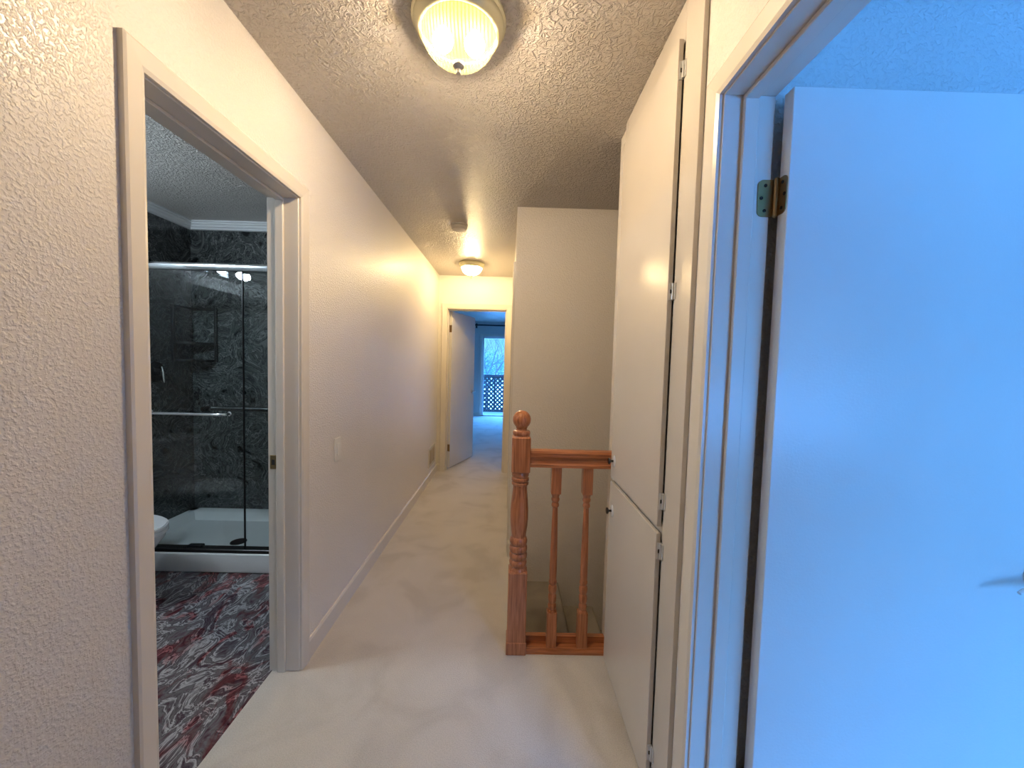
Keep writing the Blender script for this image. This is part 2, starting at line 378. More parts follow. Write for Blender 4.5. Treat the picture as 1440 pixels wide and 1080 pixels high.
def frame_y(name, ya, yb, x0, x1, casing=0.066):
    root = sempty(name, ((x0+x1)/2, ya, 0))
    bm = BM()
    add_box(bm, x0-0.018, x0, ya, yb, 0, HD+0.018, 0.0015); add_box(bm, x1, x1+0.018, ya, yb, 0, HD+0.018, 0.0015); add_box(bm, x0, x1, ya, yb, HD, HD+0.018, 0.0015)
    obj('jamb', bm, 'trim', root)
    bm = BM(); s0, s1 = ya+0.05, ya+0.085
    add_box(bm, x0, x0+0.011, s0, s1, 0, HD-0.011); add_box(bm, x1-0.011, x1, s0, s1, 0, HD-0.011); add_box(bm, x0, x1, s0, s1, HD-0.011, HD)
    obj('door_stop', bm, 'trim', root)
    t = bmesh.new(); g = 0.005; c = casing
    offs = [(g, 0.0), (g, 0.009), (g+0.012, 0.013), (g+c-0.006, 0.017), (g+c, 0.014), (g+c, 0.0)]; rows = []
    for o_, h in offs:
        Y = ya - h
        rows.append([t.verts.new((x0-o_, Y, 0)), t.verts.new((x0-o_, Y, HD+o_)), t.verts.new((x1+o_, Y, HD+o_)), t.verts.new((x1+o_, Y, 0))])
    for a, b_ in zip(rows, rows[1:]):
        for k in range(3): t.faces.new((a[k], a[k+1], b_[k+1], b_[k]))
    for e in (0, 3): t.faces.new([r_[e] for r_ in rows])
    bmesh.ops.recalc_face_normals(t, faces=t.faces[:]); bm = BM(); merge(bm, t)
    obj('casing', bm, 'trim', root)
    return root
trim1 = frame_x('trim_1', XL, XLB, HY0, HY1, +1, stop=(-0.978, -0.945))
trim2 = frame_x('trim_2', XR, XRB, DY0, DY1, -1, stop=(0.545, 0.580))
trim3 = frame_y('trim_3', YF, YFB, FO0, FO1)
trim4 = frame_x('trim_4', XH, XH+0.12, O30, O31, -1)
bm = BM(); add_box(bm, XH+0.03, XH+0.065, O30+0.002, O31-0.002, 0.008, HD-0.002, 0.002); struct('door_4', bm, 'door')

# strike plate on the bathroom jamb
bm = BM(); add_box(bm, -1.008, -0.979, HY1-0.0025, HY1+0.004, 0.897, 0.957, 0.001)
sp = obj('strike_plate', bm, 'brass', trim1)
bm = BM(); add_box(bm, -1.001, -0.988, HY1-0.0030, HY1+0.003, 0.915, 0.938)
obj('latch_hole', bm, 'dark', sp)  # solid block coloured as the shade inside the latch hole
# dark scuff on the bedroom head jamb
bm = BM(); add_box(bm, XRB-0.028, XRB-0.022, 0.602, 0.622, HD-0.0012, HD+0.004); add_box(bm, XRB-0.010, XRB+0.001, 0.525, 0.592, HD-0.0012, HD+0.004); obj('scuff_mark', bm, 'scuff', trim2)

# baseboards
def base_prof(h=0.095, t=0.012): return [(0, 0), (t, 0), (t, h-0.012), (t*0.45, h), (0, h)]
bm = BM(); add_prism(bm, [(XL+u, v) for u, v in base_prof()], 'y', HY1+0.060, YF); struct('baseboard_left', bm, 'trim')
bm = BM(); add_prism(bm, [(XH-u, v) for u, v in base_prof()], 'y', O31+0.060, YF); add_prism(bm, [(XH-u, v) for u, v in base_prof()], 'y', YS, O30-0.06)
struct('baseboard_right_end', bm, 'trim')
bm = BM(); add_prism(bm, [(XL+u, v) for u, v in base_prof()], 'y', YB, HY0-0.060); struct('baseboard_left_near', bm, 'trim')
bm = BM()
for x0, x1 in ((XL+0.012, FO0-0.071), (FO1+0.071, XH-0.012)): 
    if x1 > x0: add_prism(bm, [(YF-u, v) for u, v in base_prof()], 'x', x0, x1)
struct('baseboard_far', bm, 'trim')
bm = BM(); add_prism(bm, [(FY1-u, v) for u, v in base_prof()], 'x', FX0, SX0-0.06); struct('baseboard_far_room', bm, 'trim')

# ------------------------------------------------------------------ doors
def butt_hinge(root, z, bx, by, leaf_a, leaf_b, h=0.088, name='hinge', mat='brass'):
    """leaf_a, leaf_b: boxes (x0,x1,y0,y1) of the two flaps"""
    bm = BM()
    for (x0, x1, y0, y1) in (leaf_a, leaf_b): add_box(bm, x0, x1, y0, y1, z-h/2, z+h/2, 0.0008)
    add_lathe(bm, [(0.0, -h/2-0.006), (0.004, -h/2-0.004), (0.006, -h/2), (0.006, h/2), (0.004, h/2+0.004), (0, h/2+0.006)], (bx, by, z), seg=14)
    for k in range(-2, 3): add_lathe(bm, [(0.0066, -0.0006), (0.0066, 0.0006)], (bx, by, z + k*h/5 + h/10), seg=14)
    return obj(name, bm, mat, root, smooth=True)
# bedroom door, open at 90 degrees (runs along +x, face towards the camera)
LX0, LX1, LY0, LY1 = 0.640, 1.350, 0.915, 0.947
d = sempty('door_1', (LX0, LY1, 0))
bm = BM(); add_box(bm, LX0, LX1, LY0, LY1, 0.012, 2.028, 0.0015); obj('door_leaf', bm, 'door', d)
for z in (1.79, 0.25):
    bm = BM(); h = 0.088
    def flap(u0, u1, fix, plane, sgn):
        # outline with two rounded outer corners; u runs away from the barrel
        r_ = 0.014; pts = [(u0, -h/2), (u1-sgn*r_, -h/2)]
        for k in range(1, 6): a = k/6*PI/2; pts.append((u1-sgn*r_+sgn*r_*math.sin(a), -h/2+r_-r_*math.cos(a)))
        for k in range(0, 6): a = k/6*PI/2; pts.append((u1-sgn*r_+sgn*r_*math.cos(a), h/2-r_+r_*math.sin(a)))
        pts += [(u1-sgn*r_, h/2), (u0, h/2)]
        pts = [(u, v+z) for u, v in pts]
        add_prism(bm, pts, plane, fix, fix-0.0022)
    flap(0.630, 0.593, DY1+0.0002, 'y', -1)           # on the jamb, faces -y
    flap(0.944, 0.917, LX0+0.0002, 'x', -1)           # on the leaf edge, faces -x
    add_lathe(bm, [(0, -h/2-0.005), (0.004, -h/2-0.003), (0.0062, -h/2), (0.0062, h/2), (0.004, h/2+0.003), (0, h/2+0.005)], (0.634, 0.948, z), seg=16)
    for k in (-1.5, -0.5, 0.5, 1.5): add_lathe(bm, [(0.0068, -0.0007), (0.0068, 0.0007)], (0.634, 0.948, z+k*h/5), seg=16)
    hg = obj('hinge', bm, 'brass', d, smooth=True)
    for (u, dz) in ((0.611, 0.030), (0.602, 0), (0.611, -0.030)):
        bm = BM(); add_lathe(bm, [(0, 0), (0.0042, 0), (0.0042, 0.0014), (0, 0.0018)], (u, DY1-0.0018, z+dz), '-y', 12); obj('screw', bm, 'black', hg)
    for (u, dz) in ((0.932, 0.030), (0.924, 0), (0.932, -0.030)):
        bm = BM(); add_lathe(bm, [(0, 0), (0.0042, 0), (0.0042, 0.0014), (0, 0.0018)], (LX0-0.0018, u, z+dz), '-x', 12); obj('screw', bm, 'black', hg)
bm = BM()
add_lathe(bm, [(0, 0), (0.033, 0), (0.033, 0.006), (0.026, 0.012), (0.012, 0.014), (0.012, 0.045), (0, 0.045)], (1.315, LY0+0.0005, 0.885), '-y', 28)
add_tube(bm, [(1.325, LY0-0.052, 0.885), (1.28, LY0-0.054, 0.886), (1.24, LY0-0.056, 0.884), (1.215, LY0-0.056, 0.878), (1.200, LY0-0.055, 0.870)], [0.010, 0.010, 0.008, 0.0065, 0.004], 14)
obj('door_handle', bm, 'door', d, smooth=True)

# door of the far bedroom, standing open into it
ang = math.radians(19)
d = sempty('door_2', (FO0+0.004, YFB+0.002, 0)); d.rotation_euler = (0, 0, 0)
W2 = 0.715
def local_leaf(name, bm, mat, parent, **k):
    # modelled with the closed door lying along +x from the hinge, then turned
    R = Matrix.Translation((FO0+0.004, YFB+0.002, 0)) @ Matrix.Rotation(PI/2-ang, 4, 'Z')
    bmesh.ops.transform(bm, matrix=R, verts=bm.verts)
    return obj(name, bm, mat, parent, **k)
bm = BM(); add_box(bm, 0.0, W2, -0.035, 0.0, 0.012, 2.022, 0.0015); local_leaf('door_leaf', bm, 'door', d)
for z in (1.80, 0.27):
    bm = BM(); add_box(bm, -0.002, 0.0, -0.034, 0, z-0.045, z+0.045); add_lathe(bm, [(0.006, -0.045), (0.006, 0.045)], (-0.004, 0.004, z), seg=12)
    hh = local_leaf('hinge', bm, 'brass', d, smooth=True)
bm = BM()
for s in (-1, 1):
    y = -0.035 if s < 0 else 0.0
    add_lathe(bm, [(0, 0), (0.032, 0), (0.030, 0.008), (0.011, 0.012), (0.011, 0.045), (0, 0.045)], (W2-0.065, y, 0.965), '-y' if s < 0 else 'y', 20)
    add_tube(bm, [(W2-0.060, y+s*0.045, 0.965), (W2-0.11, y+s*0.05, 0.966), (W2-0.165, y+s*0.05, 0.960)], [0.009, 0.008, 0.006], 10)
local_leaf('door_handle', bm, 'nickel', d, smooth=True)

# ------------------------------------------------------------------ linen closet
XC = 0.486                        # face frame
XD = 0.468                        # face of the doors
CY0, CY1 = 1.050, 1.740
DYa, DYb = 1.160, 1.700
cl = thing('linen_closet', 'tall built-in cream linen closet with upper and lower slab doors beside the stair railing', 'closet', (XC, (CY0+CY1)/2, 0))
bm = BM()
add_box(bm, XC, XR+0.0005, CY0, 1.1575, 0, CEIL-0.002, 0.001)
add_box(bm, XC, XR+0.0005, DYb-0.012, CY1, 0, CEIL-0.002, 0.001)
add_box(bm, XC, XR+0.0005, 1.1575, DYb-0.012, 2.315, CEIL-0.002, 0.001)
add_box(bm, XC, XR+0.0005, 1.1575, DYb-0.012, 0.840, 0.895, 0.001)
add_box(bm, XC, XR+0.0005, 1.1575, DYb-0.012, 0.0, 0.045, 0.001)
obj('face_frame', bm, 'closet', cl)
def closet_door(z0, z1, kz, hz):
    bm = BM(); add_box(bm, XD, XC-0.0032, DYa, DYb, z0, z1, 0.0022, seg=2)
    dr = obj('door', bm, 'closet', cl)
    bm = BM(); add_lathe(bm, [(0, 0), (0.021, 0), (0.021, 0.002), (0.017, 0.0045), (0.008, 0.005), (0, 0.005)], (XD+0.0005, 1.650, kz), '-x', 24, sx=1.25)
    bp = obj('knob_plate', bm, 'white', dr, smooth=True); bp['label'] = 'white knob backplate'
    bm = BM(); add_lathe(bm, [(0, 0.004), (0.005, 0.004), (0.005, 0.016), (0.012, 0.019), (0.0145, 0.023), (0.012, 0.027), (0, 0.028)], (XD+0.0005, 1.650, kz), '-x', 24)
    kn = obj('knob', bm, 'black', dr, smooth=True); kn['label'] = 'round black knob'
    for z in hz:
        bm = BM()
        add_box(bm, XC-0.0145, XC-0.0015, DYa-0.0025, DYa+0.0005, z-0.026, z+0.026, 0.0006)     # wrap on the door edge
        add_box(bm, XC-0.0025, XC+0.0005, DYa-0.016, DYa-0.001, z-0.024, z+0.024, 0.0006)       # flap on the frame
        add_lathe(bm, [(0.0035, -0.014), (0.0035, 0.014)], (XC-0.004, DYa-0.0055, z), seg=12)
        for s in (-1, 1): add_lathe(bm, [(0.0045, -0.006), (0.0045, 0.006)], (XC-0.004, DYa-0.0055, z+s*0.018), seg=12)
        h = obj('hinge', bm, 'hinge_white', dr, smooth=True); h['label'] = 'small white exposed hinge'
        bm = BM(); add_box(bm, XC-0.0115, XC-0.0075, DYa-0.0032, DYa-0.002, z-0.006, z+0.006); obj('screw', bm, 'black', h)
closet_door(0.882, 2.325, 0.962, (2.235, 1.600, 0.962))
closet_door(0.032, 0.862, 0.742, (0.806, 0.150))

# ------------------------------------------------------------------ stairs
st = thing('carpeted_stairs', 'beige carpeted stairs dropping away behind the oak railing', 'stairs', (SXW, 2.2, -0.175))
RISE, RUN = 0.175, 0.255
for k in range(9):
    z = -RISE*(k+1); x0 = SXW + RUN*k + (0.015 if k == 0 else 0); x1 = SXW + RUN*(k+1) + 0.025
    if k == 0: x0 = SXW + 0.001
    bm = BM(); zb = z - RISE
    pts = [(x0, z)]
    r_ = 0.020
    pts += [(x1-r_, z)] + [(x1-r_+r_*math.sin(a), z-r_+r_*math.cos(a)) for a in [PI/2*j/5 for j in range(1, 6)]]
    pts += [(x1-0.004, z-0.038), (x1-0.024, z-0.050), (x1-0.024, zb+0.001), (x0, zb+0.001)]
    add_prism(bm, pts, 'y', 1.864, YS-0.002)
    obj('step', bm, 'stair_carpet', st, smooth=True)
box_s('floor_lower', [(0.0, 3.1, 1.742, YS+0.1, -2.8, -2.7)], 'carpet')

# ------------------------------------------------------------------ oak railing
rl = thing('stair_railing', 'oak stair railing with ball-topped newel post and two turned balusters', 'railing', (0.065, 1.79, 0))
nx, ny = 0.0665, 1.790
bm = BM()
add_box(bm, nx-0.0475, nx+0.0475, ny-0.0475, ny+0.0475, 0.0, 0.062, 0.003)
add_box(bm, nx-0.0445, nx+0.0445, ny-0.0445, ny+0.0445, 0.050, 0.400, 0.006)
add_box(bm, nx-0.0435, nx+0.0435, ny-0.0435, ny+0.0435, 0.868, 1.038, 0.006)
prof = [(0.044, 0.396), (0.0415, 0.408), (0.035, 0.416), (0.041, 0.424), (0.0425, 0.434), (0.040, 0.444), (0.036, 0.449), (0.0415, 0.456), (0.043, 0.467), (0.0415, 0.478),
        (0.036, 0.484), (0.0415, 0.490), (0.0425, 0.501), (0.041, 0.512), (0.0355, 0.518), (0.0405, 0.526), (0.042, 0.538), (0.039, 0.550), (0.034, 0.558),
        (0.0355, 0.575), (0.0400, 0.608), (0.0425, 0.648), (0.0420, 0.690), (0.0385, 0.735), (0.0345, 0.775), (0.0335, 0.795), (0.035, 0.804), (0.0395, 0.808), (0.0405, 0.816), (0.036, 0.822),
        (0.0410, 0.827), (0.0415, 0.838), (0.0370, 0.845), (0.0405, 0.850), (0.0405, 0.858), (0.036, 0.866), (0.036, 0.872)]
add_lathe(bm, prof, (nx, ny, 0), seg=40)
add_lathe(bm, [(0.040, 1.034), (0.0375, 1.041), (0.041, 1.046), (0.0415, 1.056), (0.038, 1.062), (0.027, 1.065), (0.024, 1.070), (0.027, 1.078)], (nx, ny, 0), seg=40)
post = obj('newel_post', bm, 'oak_z', rl, smooth=True)
bm = BM(); pr = [(0.0, 1.068), (0.024, 1.070)]
for k in range(3, 19): a = -PI/2 + PI*k/18; pr.append((0.0425*math.cos(a), 1.1135 + 0.0435*math.sin(a)))
pr[-1] = (0, 1.157)
pr = [pr[0], pr[1], (0.028, 1.079)] + pr[3:]
add_lathe(bm, pr, (nx, ny, 0), seg=40); fin = obj('ball_finial', bm, 'oak_z', post, smooth=True); fin['label'] = 'round polished ball on top'
XE = XR - 0.0005
bm = BM()
hp = [(-0.030, 0.896), (-0.030, 0.908), (-0.024, 0.914), (-0.024, 0.938), (-0.031, 0.946), (-0.032, 0.962), (-0.026, 0.972), (-0.010, 0.976), (0.010, 0.976), (0.026, 0.972), (0.032, 0.962), (0.031, 0.946), (0.024, 0.938), (0.024, 0.914), (0.030, 0.908), (0.030, 0.896)]
add_prism(bm, [(ny+u, v) for u, v in hp], 'x', nx+0.0430, XE); obj('handrail', bm, 'oak_x', rl)
bm = BM()
sp_ = [(-0.036, 0.0), (-0.036, 0.012), (-0.032, 0.018), (-0.026, 0.019), (-0.026, 0.024), (0.020, 0.024), (0.020, 0.052), (0.044, 0.052), (0.044, 0.0)]
add_prism(bm, [(ny+u, v) for u, v in sp_], 'x', nx+0.047, XE); obj('shoe_rail', bm, 'oak_x', rl)
for bx in (0.2355, 0.383):
    bm = BM(); by = 1.790; w = 0.0235
    add_box(bm, bx-w, bx+w, by-w, by+w-0.004, 0.0242, 0.195, 0.002)
    add_box(bm, bx-w, bx+w, by-w, by+w-0.004, 0.768, 0.8958, 0.002)
    pr = [(0.0225, 0.190), (0.021, 0.200), (0.016, 0.206), (0.019, 0.212), (0.0205, 0.220), (0.019, 0.230), (0.0155, 0.236), (0.0195, 0.246), (0.0205, 0.262), (0.019, 0.276), (0.0155, 0.282),
          (0.019, 0.290), (0.0205, 0.304), (0.019, 0.318), (0.0150, 0.326), (0.019, 0.333), (0.0195, 0.342), (0.0165, 0.352), (0.0175, 0.370), (0.0180, 0.41), (0.0172, 0.48), (0.0150, 0.58), (0.0130, 0.68), (0.0125, 0.700),
          (0.0165, 0.705), (0.0185, 0.712), (0.0165, 0.720), (0.014, 0.726), (0.0180, 0.732), (0.0200, 0.742), (0.0165, 0.750), (0.0185, 0.757), (0.0205, 0.764), (0.0225, 0.772)]
    add_lathe(bm, pr, (bx, by-0.002, 0), seg=28); obj('baluster', bm, 'oak_z', rl, smooth=True)

# ------------------------------------------------------------------ ceiling fixtures
def ceiling_lamp(loc, label, power, r, bulbs, dome, k=1.0):
    t = thing('ceiling_light', label, 'ceiling light', loc, 'glass dome ceiling lights')
    x, y, z = loc
    bm = BM(); add_lathe(bm, [(a*k, h*k) for a, h in [(0.0, -0.001), (0.142, -0.001), (0.146, -0.006), (0.146, -0.014), (0.140, -0.020), (0.139, -0.030), (0.134, -0.036), (0.128, -0.046), (0.122, -0.050), (0.116, -0.050), (0.116, -0.030), (0.0, -0.028)]], loc, seg=64)
    obj('ring', bm, 'fixture', t, smooth=True)
    bm = BM(); add_lathe(bm, [(0, -0.0285*k), (0.1155*k, -0.0305*k), (0.1155*k, -0.045*k), (0.114*k, -0.045*k), (0.114*k, -0.033*k), (0, -0.031*k)], loc, seg=48)
    obj('dark_pan_liner', bm, 'dimmed_liner', t, smooth=True)  # dark lining added to keep the lit pan from burning out
    bm = BM(); pr = []
    for j in range(0, 13): a = j/12*PI/2*0.985; pr.append((0.115*k*math.cos(a), (-0.048-0.087*math.sin(a))*k))
    add_lathe(bm, pr + [(0, -0.1355*k)], loc, seg=96, cap=False); obj('glass_dome', bm, dome, t, smooth=True, ang=80)
    bm = BM(); add_lathe(bm, [(0, -0.131*k), (0.017, -0.134*k), (0.018, -0.143*k), (0.013, -0.150*k), (0.008, -0.153*k), (0.008, -0.165*k), (0, -0.168*k)], loc, seg=20)
    f = obj('finial', bm, 'detector', t, smooth=True); f['label'] = 'small metal end cap'
    for dx, dy in bulbs:
        bm = BM(); bx, by, bz = x+dx*k, y+dy*k, z-0.066*k
        add_lathe(bm, [(0.0, -0.034), (0.016, -0.030), (0.029, -0.014), (0.032, 0.000), (0.027, 0.014), (0.016, 0.024), (0.014, 0.032), (0, 0.032)], (bx, by, bz), seg=20)
        obj('light_bulb', bm, emis('lit_warm_bulb', r, power), t, smooth=True)
    return t
ceiling_lamp((-0.183, 1.255, CEIL), 'round ceiling light with ribbed glass dome glowing yellow, nearest the camera', 325, (1.0, 0.85, 0.70), [(-0.05, 0.0), (0.048, 0.012)], 'ribbed_dome_glass')
ceiling_lamp((-0.43, 4.20, CEIL), 'farther round ceiling light shining white above the far bedroom door', 270, (1.0, 0.76, 0.42), [(-0.045, 0.0), (0.045, 0.0)], 'whitened_dome_glass', k=0.95)
t = thing('smoke_detector', 'round off-white smoke detector on the hall ceiling before the farther light', 'smoke detector', (-0.415, 3.05, CEIL))
bm = BM(); add_lathe(bm, [(0, -0.0005), (0.066, -0.0005), (0.066, -0.010), (0.062, -0.012), (0, -0.012)], (-0.415, 3.05, CEIL), seg=40); obj('base', bm, 'detector', t, smooth=True)
bm = BM(); add_lathe(bm, [(0, -0.011), (0.056, -0.011), (0.056, -0.017), (0.062, -0.019), (0.061, -0.030), (0.052, -0.038), (0, -0.040)], (-0.415, 3.05, CEIL), seg=40); obj('cover', bm, 'detector', t, smooth=True)

# light switch and return-air register
t = thing('light_switch', 'white rocker light switch plate on the left hall wall', 'light switch', (XL, 1.997, 0.905))
bm = BM(); add_box(bm, XL+0.0003, XL+0.006, 1.961, 2.033, 0.846, 0.964, 0.0018, seg=2); obj('cover_plate', bm, 'plastic', t)
bm = BM(); add_prism(bm, [(XL+0.0055, 0.874), (XL+0.013, 0.876), (XL+0.0075, 0.936), (XL+0.0055, 0.936)], 'y', 1.981, 2.013); obj('rocker', bm, 'plastic', t)
t = thing('wall_vent', 'small louvered air vent low on the left hall wall by the far door', 'vent', (XL, 4.48, 0.28))
vy0, vy1, vz0, vz1 = 4.31, 4.66, 0.165, 0.385
bm = BM()
for a in ((vy0, vy1, vz0, vz0+0.028), (vy0, vy1, vz1-0.028, vz1), (vy0, vy0+0.032, vz0+0.028, vz1-0.028), (vy1-0.032, vy1, vz0+0.028, vz1-0.028), (4.475, 4.495, vz0+0.028, vz1-0.028)):
    add_box(bm, XL+0.0003, XL+0.008, *a)
obj('frame', bm, 'trim', t)
bm = BM(); add_box(bm, XL+0.0003, XL+0.0015, vy0+0.03, vy1-0.03, vz0+0.026, vz1-0.026); obj('back_panel', bm, 'slot', t)  # flat brown sheet coloured as the shade behind the louvers
bm = BM()
for i in range(18):
    y = vy0+0.040+i*0.016
    if 4.465 < y < 4.50: continue
    add_prism(bm, [(XL+0.002, y), (XL+0.003, y), (XL+0.0075, y+0.007), (XL+0.0065, y+0.007)], 'z', vz0+0.028, vz1-0.028)
obj('louvers', bm, 'louver', t)

# ------------------------------------------------------------------ bathroom
# crown molding over the shower
crp = [(0, 0), (0.050, 0), (0.050, -0.010), (0.040, -0.014), (0.040, -0.022), (0.028, -0.030), (0.026, -0.040), (0.014, -0.050), (0.014, -0.060), (0, -0.064)]
bm = BM()
add_prism(bm, [(BY1-u, CEIL+v) for u, v in crp], 'x', BX0, XLB-0.006)
add_prism(bm, [(BX0+u, CEIL+v) for u, v in crp], 'y', BY0, BY1)
struct('trim_5', bm, 'white')
SY = 2.42
sh = thing('shower_pan', 'low white acrylic shower base with raised curb behind the marble floor', 'shower base', ((BX0+XLB)/2, 2.39, 0))
bm = BM(); x0, x1 = BX0+0.001, XLB-0.0065
add_box(bm, x0, x1, 2.385, 2.475, 0.0005, 0.126, 0.010, seg=3)
add_box(bm, x0, x1, 2.40, BY1-0.001, 0.0005, 0.055)
# sloping inner walls
add_prism(bm, [(x0, 0.045), (x0+0.10, 0.045), (x0+0.055, 0.105), (x0+0.045, 0.112), (x0, 0.112)], 'y', 2.44, BY1-0.001)
add_prism(bm, [(x1, 0.045), (x1-0.10, 0.045), (x1-0.055, 0.105), (x1-0.045, 0.112), (x1, 0.112)], 'y', 2.44, BY1-0.001)
add_prism(bm, [(BY1-0.001, 0.045), (BY1-0.12, 0.045), (BY1-0.075, 0.105), (BY1-0.065, 0.112), (BY1-0.001, 0.112)], 'x', x0, x1)
add_prism(bm, [(2.46, 0.045), (2.54, 0.045), (2.49, 0.118), (2.46, 0.122)], 'x', x0, x1)
obj('basin', bm, 'pan', sh, smooth=True)
bm = BM(); add_lathe(bm, [(0, 0.0), (0.052, 0.0), (0.050, 0.004), (0.0, 0.005)], (-1.895, 2.695, 0.0553), seg=32); dn = obj('drain', bm, 'dark_metal', sh, smooth=True); dn['label'] = 'round dark drain cover'

sd = thing('shower_enclosure', 'sliding clear glass shower doors with chrome header and towel bars', 'shower door', ((BX0+XLB)/2, SY, 0.127))
bm = BM()
add_prism(bm, [(SY-0.030, 1.895), (SY-0.034, 1.905), (SY-0.034, 1.925), (SY-0.022, 1.938), (SY+0.022, 1.938), (SY+0.030, 1.925), (SY+0.030, 1.895)], 'x', x0, x1)
o = obj('header_bar', bm, 'chrome', sd, smooth=True); o['label'] = 'polished header bar'
bm = BM(); add_box(bm, x0, x1, SY-0.028, SY+0.028, 0.1262, 0.150, 0.003); o = obj('bottom_track', bm, 'dark_metal', sd); o['label'] = 'dark bottom track'
bm = BM(); add_box(bm, -2.02, -1.93, SY-0.012, SY+0.02, 0.1495, 0.166, 0.003); obj('door_guide', bm, 'dark_metal', sd)
bm = BM(); add_box(bm, x0+0.004, -1.652, SY-0.016, SY-0.009, 0.152, 1.897, 0.001); g1 = obj('glass_panel', bm, 'shower_glass', sd)
bm = BM(); add_box(bm, -1.668, x1-0.004, SY+0.009, SY+0.016, 0.152, 1.897, 0.001); g2 = obj('glass_panel', bm, 'shower_glass', sd)
for gx, gp, yy in ((-1.6535, g1, SY-0.0125), (-1.6665, g2, SY+0.0125)):
    bm = BM(); add_box(bm, gx-0.0015, gx+0.0015, yy-0.0045, yy+0.0045, 0.152, 1.897); obj('edge_seal', bm, 'dark_metal', gp)
def towel_bar(xa, xb, y, s, z, mat, parent, lab, rad=0.009):
    bm = BM(); yb = y + s*0.055
    pts = [(xa, y, z), (xa, y+s*0.03, z)] + [(xa+0.025*(1-math.cos(a)), y+s*(0.03+0.025*math.sin(a)), z) for a in (0.5, 1.0, PI/2)]
    pts += [(xa+0.08, yb, z), (xb-0.08, yb, z)] + [(xb-0.025*(1-math.cos(a)), y+s*(0.03+0.025*math.sin(a)), z) for a in (PI/2, 1.0, 0.5)] + [(xb, y+s*0.03, z), (xb, y, z)]
    add_tube(bm, pts, rad, 14)
    for xx in (xa, xb): add_lathe(bm, [(0.014, 0), (0.014, 0.006), (0.010, 0.008)], (xx, y, z), '-y' if s < 0 else 'y', 16)
    o = obj('towel_bar', bm, mat, parent, smooth=True); o['label'] = lab
towel_bar(-2.22, -1.735, SY-0.0162, -1, 1.015, 'chrome', sd, 'bright towel bar on the outside')
towel_bar(-1.93, -1.10, SY+0.0162, +1, 1.035, 'black', sd, 'dark towel bar on the inside', 0.016)  # black colour stands for the dark reflections in this bar

cs = thing('corner_shelf', 'black two-tier corner shelf in the back corner of the dark marble shower', 'shelf', (BX0+0.1, BY1-0.1, 1.34))
def tri(z, a=0.19, b_=0.19, th=0.018, cx=BX0+0.001, cy=BY1-0.001):
    bm = BM(); pts = [(cx, cy), (cx, cy-a)]
    for k in range(1, 8):
        q = k/8; pts.append((cx + b_*q + 0.045*math.sin(PI*q), cy - a*(1-q) - 0.045*math.sin(PI*q)))
    pts.append((cx+b_, cy)); add_prism(bm, pts, 'z', z, z+th); return bm
for z in (1.325, 1.460): obj('shelf_board', tri(z), 'black', cs)
bm = BM(); cx, cy = BX0+0.001, BY1-0.001
add_box(bm, cx, cx+0.022, cy-0.20, cy-0.18, 1.325, 1.755, 0.003); add_box(bm, cx+0.19, cx+0.21, cy-0.022, cy, 1.325, 1.755, 0.003)
add_prism(bm, [(cx, cy-0.20), (cx+0.02, cy-0.20), (cx+0.02, cy-0.02), (cx+0.21, cy-0.02), (cx+0.21, cy), (cx, cy)], 'z', 1.735, 1.757)
obj('shelf_frame', bm, 'black', cs)
t = thing('shower_valve', 'chrome shower valve with lever handle on the dark side wall', 'shower valve', (BX0, 2.83, 1.245))
bm = BM(); add_lathe(bm, [(0, 0), (0.075, 0), (0.072, 0.006), (0.03, 0.012), (0.022, 0.05), (0, 0.052)], (BX0+0.0005, 2.83, 1.245), 'x', 32); obj('escutcheon', bm, 'dark_chrome', t, smooth=True)
bm = BM(); add_tube(bm, [(BX0+0.045, 2.83, 1.285), (BX0+0.055, 2.83, 1.245), (BX0+0.06, 2.83, 1.17)], [0.006, 0.010, 0.007], 12); obj('lever', bm, 'chrome', t, smooth=True)

# toilet
TY, TX = 2.055, -1.865
t = thing('toilet', 'white toilet, only the rounded front visible past the bathroom door frame', 'toilet', (-2.2, TY, 0))
def egg(bm, z0, z1, L, W, xt, taper=1.0, seg=40, cy=TY):
    """egg outline with the tip at xt, going back L"""
    t_ = bmesh.new(); rings = []
    for z, k in ((z0, taper), (z1, 1.0)):
        ring = []
        for j in range(seg):
            a = 2*PI*j/seg; c, s = math.cos(a), math.sin(a)
            rx = L*0.62 if c > 0 else L*0.38
            cxx = xt - L*0.62
            ring.append(t_.verts.new((cxx + rx*c*(k if c > 0 else 1), cy + W/2*s*k, z)))
        rings.append(ring)
    for j in range(seg): t_.faces.new((rings[0][j], rings[0][(j+1) % seg], rings[1][(j+1) % seg], rings[1][j]))
    t_.faces.new(rings[0]); t_.faces.new(rings[1]); bmesh.ops.recalc_face_normals(t_, faces=t_.faces[:]); merge(bm, t_)
bm = BM(); seg = 40; tt = bmesh.new(); rings = []
for z, k, dx in ((0.0, 0.66, -0.10), (0.04, 0.62, -0.11), (0.14, 0.60, -0.12), (0.22, 0.70, -0.08), (0.30, 0.88, -0.03), (0.36, 0.97, -0.008), (0.395, 0.98, -0.003)):
    ring = []
    for j in range(seg):
        a = 2*PI*j/seg; c, s = math.cos(a), math.sin(a); L, W = 0.47, 0.37
        rx = (L*0.62 if c > 0 else L*0.38)
        ring.append(tt.verts.new((TX - L*0.62 + (rx*k)*c + (dx if c > 0 else 0)*max(c, 0), TY + W/2*s*k, z)))
    rings.append(ring)
for a_, b_ in zip(rings, rings[1:]):
    for j in range(seg): tt.faces.new((a_[j], a_[(j+1) % seg], b_[(j+1) % seg], b_[j]))
tt.faces.new(rings[0]); tt.faces.new(rings[-1]); bmesh.ops.recalc_face_normals(tt, faces=tt.faces[:]); merge(bm, tt)
